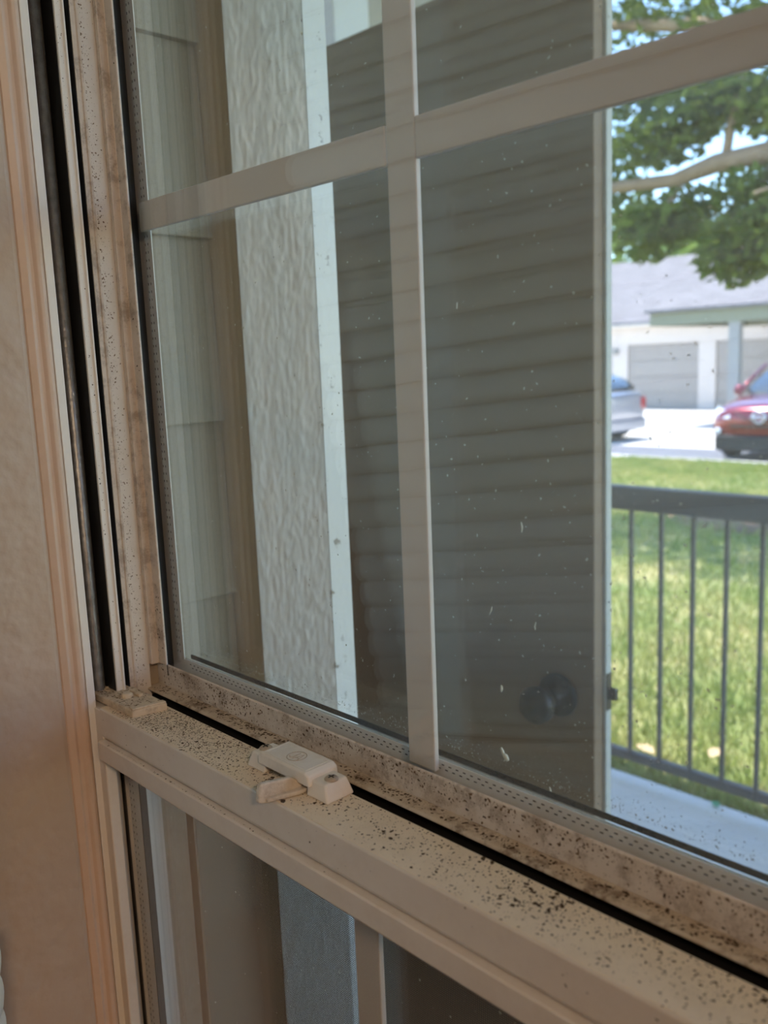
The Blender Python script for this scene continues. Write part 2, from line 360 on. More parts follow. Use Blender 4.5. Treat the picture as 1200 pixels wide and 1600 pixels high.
# ------------------------------------------------------------------ upper (outer) sash
us = thing('upper_sash', 'upper double-glazed sash with white muntin grid and spotted bottom rail', 'window sash', V(0.23, 0.004, -0.05))
TOP = 0.635
b = bmx()
prism(b, [(-0.0188, -0.0232), (-0.0188, -0.0224), (-0.0182, -0.0217), (-0.0172, -0.0215), (0.020, -0.0215), (0.020, -0.052), (-0.0105, -0.052), (-0.0105, -0.0232)], -0.0255, 0.7390, 'x')
obj('bottom_rail', b, 'vinyl_filthy', us, 0.0004)
b = bmx()
prism(b, [(-0.008, -0.0214), (-0.008, -0.0054), (-0.0074, -0.0043), (0.004, -0.0135), (0.004, -0.0214)], -0.0255, XR + 0.012, 'x')
obj('bottom_bead', b, 'vinyl_dirty', us, 0.0004)
vert('side_bead', [(-0.0255, -0.0160), (-0.0184, -0.0160), (-0.0180, -0.0104), (-0.0092, -0.0104), (-0.0086, -0.0098), (-0.0092, -0.0085), (-0.0255, -0.0020)], 'vinyl_jamb', us, -0.0040, TOP)
vert('bead_slot_shade', [(-0.0094, -0.0090), (-0.0276, 0.0068), (-0.0330, 0.0068), (-0.0255, -0.0018)], 'gap_black', us, -0.0130, TOP)  # black wedge standing in for the shade in the bead's side slot
vert('side_stile', [(-0.0500, 0.0210), (-0.0380, 0.0210), (-0.0300, 0.0165), (-0.0500, 0.0165)], 'vinyl', us, -0.0215, TOP)
vert('right_stile', [(XR, -0.0104), (0.7385, -0.0104), (0.7385, 0.020), (XR, 0.020)], 'vinyl', us, -0.0210, TOP)
bobj('top_rail', (-0.0255, 0.7385, -0.0104, 0.020, TOP - 0.012, TOP + 0.015), 'vinyl', us)
b = bmx(); box(b, -0.0277, -0.0112, 0.0066, 0.0071, -0.021, TOP - 0.012); box(b, -0.0112, XR, 0.0066, 0.0071, -0.021, -0.0041)
obj('spacer', b, 'spacer', us)
b = bmx()
for k in range(118):
    z = 0.0000 + k * 0.0053
    for x in (-0.0162, -0.0195): box(b, x - 0.00035, x + 0.00035, 0.00645, 0.0066, z, z + 0.0016)
for k in range(144):
    x = -0.004 + k * 0.0050
    for z, dx in ((-0.0066, 0), (-0.0090, 0.0025)): box(b, x + dx, x + dx + 0.0018, 0.00645, 0.0066, z - 0.0003, z + 0.0003)
tag(obj('perforations', b, 'hole', us), 'rows of tiny dark perforations in the metal spacer', kind='stuff')
b = bmx(); box(b, -0.01135, -0.0107, 0.0062, 0.0066, -0.0041, TOP - 0.012); obj('spacer_edge', b, 'sealant', us)
bobj('spacer_shadow_line', (-0.0112, XR, 0.0120, 0.0128, -0.0052, -0.0022), 'gap_black', us)
bobj('pane', (-0.030, XR + 0.004, -0.0034, -0.0005, -0.018, TOP - 0.004), 'glass_in', us)
bobj('pane', (-0.030, XR + 0.004, 0.0129, 0.0158, -0.018, TOP - 0.004), 'glass_out', us)
MX0, MX1 = 0.2272, 0.2466
bobj('muntin', (MX0, MX1, 0.0008, 0.0042, -0.0088, TOP - 0.012), 'muntin', us, 0.0007)
bobj('muntin', (MX0 + 0.2464, MX1 + 0.2464, 0.0008, 0.0042, -0.0088, TOP - 0.012), 'muntin', us, 0.0007)
for zc in (0.3094,):
    bobj('muntin', (-0.0155, MX0 - 0.0012, 0.0008, 0.0040, zc - 0.0095, zc + 0.0096), 'muntin', us, 0.0007)
    bobj('muntin', (MX1 + 0.0001, MX0 + 0.2452, 0.0008, 0.0040, zc - 0.0095, zc + 0.0096), 'muntin', us, 0.0007)
    bobj('muntin', (MX1 + 0.2465, XR, 0.0008, 0.0040, zc - 0.0095, zc + 0.0096), 'muntin', us, 0.0007)

# specks: thin irregular flakes lying on a surface, joined into one part per surface
def tri_mesh(name, co, nv, mat, parent=None):
    me = bpy.data.meshes.new(name); nf = len(co) // nv
    me.vertices.add(len(co)); me.vertices.foreach_set('co', co.astype(np.float32).ravel())
    me.loops.add(nf * nv); me.loops.foreach_set('vertex_index', np.arange(nf * nv, dtype=np.int32))
    me.polygons.add(nf); me.polygons.foreach_set('loop_start', np.arange(0, nf * nv, nv, dtype=np.int32)); me.polygons.foreach_set('loop_total', np.full(nf, nv, dtype=np.int32))
    me.update(calc_edges=True); me.validate()
    o = bpy.data.objects.new(name, me); COL.objects.link(o); me.materials.append(M[mat])
    if parent is not None: attach(o, parent)
    return o
def flakes(name, label, parent, mat, uv, r, origin, eu, ev, en, stretch=1.6):
    """uv: n x 2 positions in metres along eu / ev from origin; r: radii"""
    n = len(uv); k = 6
    th = (np.arange(k) / k * 2 * np.pi)[None, :] + RNG.random((n, 1)) * 6.283
    rad = r[:, None] * (0.55 + 0.75 * RNG.random((n, k)))
    rot = RNG.random((n, 1)) * 3.1416; st = 1 + (stretch - 1) * RNG.random((n, 1))
    a_, b_ = np.cos(th) * rad * st, np.sin(th) * rad / st ** 0.5
    du = a_ * np.cos(rot) - b_ * np.sin(rot); dv = a_ * np.sin(rot) + b_ * np.cos(rot)
    eu, ev, en, origin = (np.array(q, float) for q in (eu, ev, en, origin))
    lift = (0.00003 + 0.00004 * RNG.random((n, 1, 1)))
    co = origin + (uv[:, 0:1] + du)[..., None] * eu + (uv[:, 1:2] + dv)[..., None] * ev + lift * en
    co = co.reshape(-1, 3); co[:, 2] += OZ
    o = tri_mesh(name, co, k, mat, parent); o['label'] = label; o['kind'] = 'stuff'; return o
def scatter(n, w, h, dens, ncl=30, spread=0.012, share=0.6):
    """n points on a w x h strip: part in clusters, thinned by dens(u, v) in 0..1"""
    out = []
    cu, cv = RNG.random(ncl) * w, RNG.random(ncl) * h
    while len(out) < n:
        if RNG.random() < share:
            c = RNG.integers(ncl); u, v = cu[c] + RNG.normal() * spread, cv[c] + RNG.normal() * spread * 0.6
        else: u, v = RNG.random() * w, RNG.random() * h
        if 0.0004 < u < w - 0.0004 and 0.0004 < v < h - 0.0004 and RNG.random() < dens(u / w, v / h): out.append((u, v))
    return np.array(out)
def radii(n, lo, hi, p=3.5): return lo + (hi - lo) * RNG.random(n) ** p
UX, UY, UZ = (1, 0, 0), (0, 1, 0), (0, 0, 1); NY = (0, -1, 0)
# upper sash: ledge, bead face, weather side of the glass
w_ = 0.51
flakes('mildew', 'dark mildew on the sash ledge', us, 'mildew', scatter(1500, w_, 0.0092, lambda u, v: 0.25 + 0.75 * v, 40, 0.010), radii(1500, .00015, .0011), (-0.0200, -0.0176, -0.0215), UX, UY, UZ)
flakes('mildew', 'brown mildew along the glazing bead', us, 'mildew_soft', scatter(1700, w_, 0.0155, lambda u, v: 0.10 + 0.9 * v ** 2.2 + 0.35 * (u < 0.25), 50, 0.011), radii(1700, .00015, .0008), (-0.0200, -0.0080, -0.0208), UX, UZ, NY)
flakes('mildew', 'dark mildew dots on the glazing bead', us, 'mildew', scatter(420, w_, 0.0155, lambda u, v: 0.15 + 0.85 * v ** 1.5, 30, 0.014), radii(420, .00015, .0009), (-0.0200, -0.0080, -0.0208), UX, UZ, NY)
flakes('mildew', 'mildew dots on the side bead', us, 'mildew', scatter(130, 0.0085, 0.60, lambda u, v: 1.0 if v < 0.09 else 0.05, 6, 0.012, 0.3), radii(130, .00015, .0008), (-0.0180, -0.0104, -0.003), UX, UZ, NY)
flakes('dust_flecks', 'pale dust flecks on the outside of the glass', us, 'fleck', scatter(3600, 0.48, 0.60, lambda u, v: (0.3 + 0.7 * u) * (1.0 - 0.5 * v), 60, 0.03, 0.35), radii(3600, .00016, .0007, 4), (-0.005, 0.0159, 0.002), UX, UZ, NY)
flakes('dust_flecks', 'pale grime along the bottom of the glass', us, 'fleck', scatter(1500, 0.48, 0.012, lambda u, v: (1 - v) ** 2, 40, 0.01, 0.4), radii(1500, .00010, .0005, 3), (-0.005, 0.0159, -0.002), UX, UZ, NY)
def splash(x, z, pts, r):
    b = bmx(); P_ = [(x + px * 0.001, 0.0160, z + pz * 0.001) for px, pz in pts]
    tube(b, P_, [r * (0.6 + 0.5 * math.sin(i * 1.7) ** 2) for i in range(len(P_))], 6); return b
for x, z, pts, r in ((0.2790, 0.0095, [(0, 0), (1, -2), (2, -4), (3.5, -6)], 0.0008), (0.2805, 0.0065, [(0, 0), (1.5, -1), (3, -3)], 0.0012),
                     (0.309, -0.002, [(0, 0), (.7, -3), (2, -5)], 0.0005), (0.294, 0.128, [(0, 0), (.6, -2.5), (.2, -5)], 0.0004),
                     (0.302, 0.080, [(0, 0), (-.8, -2.5), (-.3, -4)], 0.0003), (0.275, 0.083, [(0, 0), (-.6, -2), (-1.8, -4.5)], 0.0003),
                     (0.280, 0.043, [(0, 0), (.2, -2), (-.2, -3.5)], 0.0006), (0.288, 0.323, [(0, 0), (.7, -1.5)], 0.0003), (0.257, 0.233, [(0, 0), (-.4, -3)], 0.0003)):
    obj('dried_splash', splash(x, z, pts, r), 'debris', us, smooth=True)

flakes('mildew', 'mildew specks on the side jamb', win, 'mildew_soft', scatter(1500, 0.0108, 0.62, lambda u, v: (1 - u) ** 1.5, 40, 0.02, 0.4), radii(1500, .00012, .0006), (-0.0225, -0.0269, -0.02), UY, UZ, UX)
flakes('mildew', 'mildew specks on the track fin', win, 'mildew', scatter(160, 0.0040, 0.62, lambda u, v: 1.0, 12, 0.02, 0.4), radii(160, .00012, .0006), (-0.0190, -0.0441, -0.02), UY, UZ, UX)

# ------------------------------------------------------------------ lower (inner) sash
ls = thing('lower_sash', 'lower sash whose mildew-spotted top rail carries the lock', 'window sash', V(0.23, -0.045, WB))
b = bmx()
prism(b, [(-0.0285, -0.0215), (-0.0613, -0.0215), (-0.0620, -0.0222), (-0.0622, -0.0405), (-0.0612, -0.0430), (-0.0550, -0.0440), (-0.0550, -0.0500), (-0.0285, -0.0600)], -0.0115, 0.7460, 'x')
obj('top_rail', b, 'vinyl', ls, 0.0004)
b = bmx(); box(b, -0.0112, 0.7460, -0.0610, -0.0288, -0.0216, -0.02135); obj('top_rail_face', b, 'vinyl_rail_top', ls)
b = bmx()
prism(b, [(-0.0550, -0.0437), (-0.0648, -0.0443), (-0.0656, -0.0450), (-0.0658, -0.0570), (-0.0648, -0.0584), (-0.0470, -0.0600), (-0.0470, -0.0520)], -0.0112, 0.7460, 'x')
obj('glazing_bead', b, 'vinyl', ls, 0.0003)
vert('left_stile', [(-0.0420, -0.0620), (-0.0112, -0.0620), (-0.0105, -0.0613), (-0.0105, -0.0545), (-0.0200, -0.0472), (-0.0260, -0.0472), (-0.0260, -0.0300), (-0.0420, -0.0300)], 'vinyl', ls, WB + 0.002, -0.0230)
vert('right_stile', [(0.7320, -0.0620), (0.7480, -0.0620), (0.7480, -0.0300), (0.7320, -0.0300)], 'vinyl', ls, WB + 0.002, -0.0230)
bobj('bottom_rail', (-0.0115, 0.7320, -0.0620, -0.0300, WB + 0.002, WB + 0.045), 'vinyl', ls)
b = bmx(); box(b, -0.0250, -0.0030, -0.0425, -0.0380, WB + 0.03, -0.058); obj('spacer', b, 'spacer', ls)
b = bmx()
for k in range(100):
    z = -0.066 - k * 0.0053
    for x in (-0.0125, -0.0165): box(b, x - 0.00035, x + 0.00035, -0.04262, -0.0425, z, z + 0.0016)
tag(obj('perforations', b, 'hole', ls), 'rows of tiny dark perforations in the lower spacer', kind='stuff')
bobj('spacer_shadow_line', (-0.0030, -0.0015, -0.0428, -0.0380, WB + 0.03, -0.058), 'gap_black', ls)
bobj('pane', (-0.0258, 0.7320, -0.0465, -0.0440, WB + 0.035, -0.0545), 'glass_in', ls)
bobj('pane', (-0.0258, 0.7320, -0.0360, -0.0335, WB + 0.035, -0.0620), 'glass_low', ls)
bobj('muntin', (0.2265, 0.2452, -0.0436, -0.0400, WB + 0.03, -0.0600), 'muntin', ls, 0.0007)
bobj('muntin', (0.4735, 0.4922, -0.0436, -0.0400, WB + 0.03, -0.0600), 'muntin', ls, 0.0007)
bobj('muntin', (-0.0155, 0.2262, -0.0436, -0.0390, -0.372, -0.353), 'muntin', ls, 0.0007)
bobj('muntin', (0.2456, 0.4732, -0.0436, -0.0395, -0.372, -0.353), 'muntin', ls, 0.0007)
bobj('meeting_gap_shade', (-0.0260, 0.7390, -0.0284, -0.0108, -0.055, -0.0290), 'gap_black', ls)  # black strip that paints the shade in the gap between the rails
# tilt latch at the left end of the rail
b = bmx(); prism(b, [(-0.0385, -0.0570), (0.0235, -0.0557), (0.0285, -0.0322), (-0.0345, -0.0315)], -0.0216, -0.0162, 'z')
cap = obj('tilt_latch', b, 'cap', ls, 0.0008)
b = bmx(); lathe(b, [(0.0042, -0.0164), (0.0040, -0.0145), (0.0030, -0.0136), (0.0, -0.0136)], (-0.004, -0.0445, 0), (0, 0, 1), 12); obj('latch_button', b, 'cap', cap)
b = bmx(); box(b, -0.0105, 0.0035, -0.0395, -0.0362, -0.0164, -0.0145); obj('latch_ridge', b, 'cap', cap, 0.0006)
b = bmx(); prism(b, [(0.0185, -0.0550), (0.0235, -0.0557), (0.0280, -0.0325), (0.0235, -0.0325)], -0.0164, -0.0150, 'z'); obj('latch_ridge', b, 'cap', cap, 0.0006)
b = bmx(); tube(b, [(-0.027 + 0.005 * math.cos(t), -0.0455 + 0.0035 * math.sin(t), -0.0160) for t in np.linspace(0.4, 5.6, 14)], 0.0006, 6); obj('latch_ring', b, 'cap', cap)

# mildew on the rail top, latch and lower glass
dn = lambda u, v: (0.12 + 0.88 * v ** 0.8) * (1.0 if u < 0.92 else 0.7)
flakes('mildew', 'dark mildew specks on the rail top', ls, 'mildew', scatter(5900, 0.58, 0.0320, dn, 90, 0.014, 0.55), radii(5900, .00010, .0007, 4), (-0.010, -0.0610, -0.02134), UX, UY, UZ)
flakes('mildew', 'large dark mildew blotches on the rail top', ls, 'mildew', scatter(170, 0.58, 0.0320, lambda u, v: 0.15 + 0.85 * v, 26, 0.004, 0.9), radii(170, .0004, .0016, 2.5), (-0.010, -0.0610, -0.02134), UX, UY, UZ)
flakes('mildew', 'brown crusty growth on the rail beside the lock', ls, 'mildew_soft', scatter(3000, 0.17, 0.0320, lambda u, v: 1.0 - 0.6 * u, 40, 0.01, 0.4), radii(3000, .00015, .0007), (0.0, -0.0610, -0.02134), UX, UY, UZ)
flakes('mildew', 'mildew on the latch plate', ls, 'mildew_soft', scatter(420, 0.052, 0.0225, lambda u, v: 1.0, 14, 0.005, 0.5), radii(420, .00015, .0009), (-0.030, -0.0550, -0.0161), UX, UY, UZ)
flakes('mildew', 'few dark dots on the rail front', ls, 'mildew', scatter(26, 0.50, 0.0175, lambda u, v: 1.0, 6, 0.02, 0.3), radii(26, .0002, .0007), (-0.010, -0.06215, -0.0400), UX, UZ, NY)
flakes('mildew', 'mildew along the bead ledge', ls, 'mildew', scatter(260, 0.25, 0.0028, lambda u, v: 1.0 - u, 12, 0.008, 0.6), radii(260, .00012, .0006), (0.0, -0.0648, -0.04425), UX, UY, UZ)
flakes('dust_flecks', 'pale dust flecks on the lower glass', ls, 'fleck', scatter(900, 0.48, 0.30, lambda u, v: 1.0, 30, 0.02, 0.4), radii(900, .00016, .0008, 3.5), (0.0, -0.0334, -0.36), UX, UZ, NY)

# sash lock (sits on the rail)
ZR = -0.0214
b = bmx()
def foot(x0, x1, lean0, lean1, y0=-0.0462, y1=-0.0268, h=0.0095):
    lo_ = [(x0, y0), (x1, y0), (x1, y1), (x0, y1)]
    hi_ = [(x0 + lean0, y0 + 0.002), (x1 - lean1, y0 + 0.002), (x1 - lean1, y1 - 0.002), (x0 + lean0, y1 - 0.002)]
    A = [b.verts.new((p[0], p[1], ZR)) for p in lo_]; B = [b.verts.new((p[0], p[1], ZR + h)) for p in hi_]
    b.faces.new(A[::-1]); b.faces.new(B)
    for i in range(4): b.faces.new((A[i], A[(i + 1) % 4], B[(i + 1) % 4], B[i]))
foot(0.1405, 0.1575, 0.0035, -0.0008); foot(0.1955, 0.2130, -0.0008, 0.0035)
prism(b, [(0.1535, ZR + 0.0055), (0.1540, ZR + 0.0115), (0.1570, ZR + 0.0132), (0.1960, ZR + 0.0132), (0.1990, ZR + 0.0115), (0.1995, ZR + 0.0055)], -0.0472, -0.0262, 'y')
lock = obj('sash_lock', b, 'lock', ls, 0.0012, 3); lock['label'] = 'off-white metal sash lock with round emblem'
b = bmx()   # lever: flat tongue under the bridge and an upright finger fin overhanging the rail
prism(b, [(0.1780, -0.0300), (0.1935, -0.0300), (0.1935, -0.0480), (0.1880, -0.0660), (0.1855, -0.0660), (0.1780, -0.0480)], ZR + 0.0004, ZR + 0.0030, 'z')
A = [(-0.0400, ZR + 0.0008), (-0.0660, ZR - 0.0004), (-0.0700, ZR + 0.0010), (-0.0690, ZR + 0.0100), (-0.0670, ZR + 0.0112), (-0.0500, ZR + 0.0096), (-0.0455, ZR + 0.0055), (-0.0400, ZR + 0.0050)]
a_ = [b.verts.new((0.1905 + (p[0] + 0.040) * 0.16, p[0], p[1])) for p in A]; c_ = [b.verts.new((0.1870 + (p[0] + 0.040) * 0.16, p[0], p[1])) for p in A]
b.faces.new(a_); b.faces.new(c_[::-1])
for i in range(len(A)): b.faces.new((a_[i], a_[(i + 1) % len(A)], c_[(i + 1) % len(A)], c_[i]))
obj('lever', b, 'lever', lock, 0.0009, 3)
for sx in (0.1478, 0.2062):
    b = bmx(); lathe(b, [(0.0038, ZR + 0.0093), (0.0038, ZR + 0.0100), (0.0030, ZR + 0.0108), (0.0, ZR + 0.0111)], (sx, -0.0370, 0), (0, 0, 1), 16)
    s_ = obj('screw', b, 'screw', lock, smooth=True); s_['label'] = 'tarnished cross-head screw'
    b = bmx(); box(b, sx - 0.0020, sx + 0.0020, -0.0373, -0.0367, ZR + 0.0108, ZR + 0.01125); box(b, sx - 0.0003, sx + 0.0003, -0.0390, -0.0350, ZR + 0.0108, ZR + 0.01125)
    o = obj('screw_slot', b, 'gap_black', lock)
b = bmx()
tube(b, [(0.1765 + 0.0056 * math.cos(t), -0.0367 + 0.0056 * math.sin(t), ZR + 0.0132) for t in np.linspace(0, 2 * math.pi, 33)], 0.00032, 6, False)
for P_ in ([(-2.6, -1.5), (-1.4, -2.4), (-0.6, -1.2), (-0.6, 2.6)], [(0.2, -2.5), (1.5, 2.8), (2.9, -2.3)], [(0.7, -0.8), (2.4, -0.8)]):
    tube(b, [(0.1765 + p[0] * 0.0014, -0.0367 + p[1] * 0.0014, ZR + 0.0132) for p in P_], 0.00030, 6)
obj('emblem', b, 'screw', lock)
b = bmx()
for P_ in ([(0.1585, -0.0445), (0.1945, -0.0445), (0.1945, -0.0290), (0.1585, -0.0290), (0.1585, -0.0445)],):
    tube(b, [(p[0], p[1], ZR + 0.0131) for p in P_], 0.00035, 6)
obj('panel_line', b, 'lock', lock)

# ------------------------------------------------------------------ insect screen outside the lower sash
def screen_mat():
    m = NT('insect_mesh'); x = m.xyz(); pitch = 0.00145
    def line(c): return m.math('LESS_THAN', m.math('ABSOLUTE', m.math('SUBTRACT', m.math('FRACT', m.math('DIVIDE', c, pitch)), 0.5)), 0.14)
    f = m.math('MAXIMUM', line(x[0]), line(x[2]))
    return m.done(m.nd('ShaderNodeMixShader', {0: f, 1: m.nd('ShaderNodeBsdfTransparent').outputs[0], 2: m.nd('ShaderNodeBsdfDiffuse', {0: (0.10, 0.10, 0.10)}).outputs[0]}).outputs[0])
M['screen'] = screen_mat()
sc = thing('insect_screen', 'fine grey insect screen outside the lower sash', 'screen', V(0.23, 0.034, WB))
bobj('mesh', (-0.0640, 0.7350, 0.0340, 0.0341, WB + 0.02, -0.03), 'screen', sc)
b = bmx(); box(b, -0.0760, -0.0620, 0.0320, 0.0380, WB + 0.005, -0.0225); box(b, 0.7200, 0.7380, 0.0320, 0.0380, WB + 0.005, -0.0225); box(b, -0.076, 0.7380, 0.0320, 0.0380, WB + 0.003, WB + 0.02); box(b, -0.076, 0.7380, 0.0320, 0.0380, -0.0380, -0.0225)
obj('screen_frame', b, 'jamb_outer', sc)

# ------------------------------------------------------------------ the window's own blind, swung out of the way (seen mirrored in the glass)
E0 = Vector((0.0222, -0.1733, -0.0579)); DR = Vector((math.cos(0.37), -math.sin(0.37), 0.10)).normalized()
DU = Vector((-0.0546, 0.114, 0.992)); DU = (DU - DR * DU.dot(DR)).normalized()
DN = DR.cross(DU).normalized()           # points to the room or the glass; sign checked below
if DN.y < 0: DN = -DN
BL_LEN = 0.36; PITCH = 0.0222; NS = 36
blind = thing('window_blind', 'white slatted blind swung aside, mirrored in the upper glass', 'blind', V(*(E0 + DR * 0.22 - DU * 0.2)))
def slat_mesh():
    b = bmx(); w = 0.0125; rows = []
    a = math.radians(77)
    up = DU * math.sin(a) + DN * math.cos(a) * -1.0; nn = DN * math.sin(a) + DU * math.cos(a)
    for k in range(6):
        t = -1 + 2 * k / 5
        rows.append(up * (t * w) + nn * (0.0022 * (1 - t * t)))
    prof = rows + [r - nn * 0.0005 for r in rows[::-1]]
    # rounded ends
    def ring(s, q): return [b.verts.new(DR * s + p * q) for p in prof]
    R_ = [ring(0.000, 0.45), ring(0.002, 0.75), ring(0.006, 0.95), ring(0.010, 1.0), ring(BL_LEN - 0.01, 1.0), ring(BL_LEN - 0.002, 0.75), ring(BL_LEN, 0.45)]
    n = len(prof)
    b.faces.new(R_[0]); b.faces.new(R_[-1][::-1])
    for q, w_ in zip(R_, R_[1:]):
        for k in range(n): b.faces.new((q[k], q[(k + 1) % n], w_[(k + 1) % n], w_[k]))
    return b
s0 = obj('slat', slat_mesh(), 'slat', None, smooth=True, shift=False)
LOW = 2
for p in ((0.0535, -0.1662, -0.1175), (0.0540, -0.1670, -0.1385), (0.0545, -0.1680, -0.1585)):   # the lowest slats hang a little askew
    o = s0.copy(); COL.objects.link(o); o.rotation_euler.z = math.radians(-9); o.location = V(*p); o.parent = blind; o.matrix_parent_inverse = Matrix.Translation(blind.location).inverted()
for k in range(NS):
    o = s0 if k == 0 else s0.copy()
    if k: COL.objects.link(o)
    p = E0 + DU * (PITCH * (k - LOW + 0.5)) + DR * random.uniform(-0.0012, 0.0012)
    o.location = V(*p); attach(o, blind)
b = bmx(); q0 = E0 + DU * (PITCH * (NS - LOW + 0.7))
mt = Matrix((DR, DN, DU)).transposed().to_4x4(); mt.translation = q0
box(b, -0.004, BL_LEN + 0.004, -0.0125, 0.0125, 0, 0.025, mt); obj('head_rail', b, 'slat', blind, 0.001)
b = bmx(); mt2 = mt.copy(); mt2.translation = E0 + DU * (PITCH * (-LOW - 0.7)); box(b, 0, BL_LEN, -0.011, 0.011, -0.008, 0.004, mt2); obj('bottom_rail', b, 'slat', blind, 0.001)
for s in (0.06, 0.30):
    b = bmx(); tube(b, [E0 + DR * s + DU * (PITCH * -LOW), E0 + DR * s + DU * (PITCH * (NS - LOW + 1))], 0.0006, 5); obj('cord', b, 'cord', blind)

# ------------------------------------------------------------------ porch
GZ = -OZ
tag(bobj('floor_patio', (-3.2, 3.0, 0.05, 2.30, GZ - 0.15, GZ), 'concrete', None, 0.01), 'pale concrete patio slab under the railing', kind='structure')
tag(bobj('ceiling_porch', (-3.2, 2.4, 0.05, 2.44, 1.62, 1.70), 'beam'), 'white boarded porch ceiling', kind='structure')
tag(bobj('trim_beam', (-3.2, 2.4, 2.30, 2.44, 1.38, 1.62), 'beam', None, 0.004), 'pale blue-white porch beam above the taupe door', kind='structure')
# side wall clad in lap boards
wall = thing('wall_side', 'olive lap-sided side wall just outside the window', None, V(-0.20, 0.12, GZ), kind='structure')
bobj('sheathing', (-0.262, -0.208, 0.05, 0.205, GZ, 1.62), 'siding', wall)
H = 0.1735; b = bmx(); zb = -0.018 - 7 * H
prism(b, [(-0.208, zb), (-0.194, zb), (-0.2035, zb + H + 0.012), (-0.208, zb + H + 0.012)], 0.05, 0.178, 'y')
s0 = obj('siding_board', b, 'siding', wall, 0.001)
for k in range(1, 16): copy_part(s0, wall, (0, 0, k * H))
bobj('corner_strip', (-0.2075, -0.1575, 0.1785, 0.2045, GZ, 1.62), 'siding_trim', wall, 0.002)
# outer cladding of the house wall around the window (parallel to it)
hw = thing('wall_outer', 'olive lap siding on the house wall around the window', None, V(0.23, 0.06, GZ), kind='structure')
for x0, x1, z0, z1 in ((-0.190, -0.118, GZ, 1.62), (0.800, 3.0, GZ, 1.62), (-0.118, 0.800, WT + 0.03, 1.62), (-0.118, 0.800, GZ, WB - 0.03)):
    n = max(1, round((z1 - z0) / H)); h = (z1 - z0) / n
    for k in range(n):
        b = bmx(); prism(b, [(0.0502, z0 + k * h), (0.064, z0 + k * h), (0.054, z0 + (k + 1) * h), (0.0502, z0 + (k + 1) * h)], x0, x1, 'x'); obj('siding_board', b, 'siding', hw)
# rough white trim board at the end of the side wall
from mathutils import noise as mnoise
b = bmx(); nx_, nz_ = 56, 560; z0_, z1_ = -0.60, 0.66
g_ = []
for j in range(nz_ + 1):
    row_ = []
    for i in range(nx_ + 1):
        x = 0.0695 * i / nx_; z = z0_ + (z1_ - z0_) * j / nz_
        d = mnoise.noise((x * 170, 0, z * 62)) * 0.0006 + mnoise.noise((x * 75 + 9, 3, z * 34)) * 0.0007 + mnoise.noise((x * 330, 7, z * 120)) * 0.0007
        e = min(i, nx_ - i) / 3.0; d *= min(1.0, 0.25 + e)
        t_ = i / nx_ * 0.0695; e_ = 0.0012 * mnoise.noise((2, z * 90, 0)) if i == nx_ else 0.0
        row_.append(b.verts.new((-0.1570 + 0.6763 * t_ + 0.7366 * (0.0030 - d), 0.1800 + 0.7366 * t_ - 0.6763 * (0.0030 - d) + e_, z)))
    g_.append(row_)
for j in range(nz_):
    for i in range(nx_): b.faces.new((g_[j][i], g_[j][i + 1], g_[j + 1][i + 1], g_[j + 1][i]))
tr = thing('trim_1', 'rough textured white trim board seen through the left panes', None, V(-0.10, 0.19, GZ), kind='structure')
obj('rough_face', b, 'trim', tr, smooth=True)
b = bmx(); prism(b, [(-0.1570, 0.1800), (-0.1100, 0.2312), (-0.1088, 0.2320), (-0.1088, 0.2580), (-0.1750, 0.2580), (-0.1750, 0.1800)], GZ, 1.62, 'z'); obj('board', b, 'trim', tr)
# alcove behind, with a storage door standing open
al = thing('wall_alcove', 'siding walls of the storage alcove behind the door', None, V(-1.3, 1.2, GZ), kind='structure')
bobj('sheathing', (-0.99, -0.94, 0.205, 0.80, GZ, 1.62), 'siding', al)
bobj('end_wall', (-3.2, -1.20, 1.20, 1.26, GZ, 1.62), 'door_paint', al)
bobj('wing_wall', (-0.94, -0.209, 0.206, 0.25, GZ, 1.62), 'siding', al)
for k in range(16):
    b = bmx(); prism(b, [(-0.94, zb + k * H), (-0.928, zb + k * H), (-0.936, zb + (k + 1) * H), (-0.94, zb + (k + 1) * H)], 0.25, 0.80, 'y'); obj('siding_board', b, 'siding', al)
tag(bobj('trim_2', (-1.20, -1.125, 1.17, 1.285, GZ, 1.62), 'beam', None, 0.004), 'narrow white corner trim above the taupe door', kind='structure')
door = thing('door_1', 'taupe storage door standing open with black knob', None, V(-0.5, 0.72, GZ), kind='structure')
DT = 0.724
bobj('door_slab', (-0.920, -0.1265, 0.7200, 0.7420, GZ + 0.012, DT), 'door_paint', door, 0.002)
bobj('door_edge_strip', (-0.920, -0.1215, 0.7420, 0.7560, GZ + 0.012, DT), 'door_edge', door, 0.0015)
b = bmx(); lathe(b, [(0.033, 0.7200), (0.033, 0.7160), (0.029, 0.7125), (0.014, 0.7110), (0.013, 0.690), (0.020, 0.682), (0.0275, 0.672), (0.028, 0.662), (0.023, 0.655), (0.0, 0.654)], (0, 0, 0), (0, 1, 0), 32)
for v in b.verts: v.co.x += -0.188; v.co.z += -0.285
# lathe was built about the y axis through the origin
obj('door_knob', b, 'knob', door, smooth=True)
bobj('latch_plate', (-0.1222, -0.1202, 0.7430, 0.7550, -0.300, -0.245), 'latch', door, 0.0006)
bobj('latch_bolt', (-0.1215, -0.1080, 0.7445, 0.7535, -0.283, -0.266), 'latch', door, 0.002)
for z in (-0.95, -0.25, 0.5):
    b = bmx(); tube(b, [(-0.925, 0.738, z), (-0.925, 0.738, z + 0.09)], 0.006, 10); obj('hinge', b, 'latch', door, smooth=True)

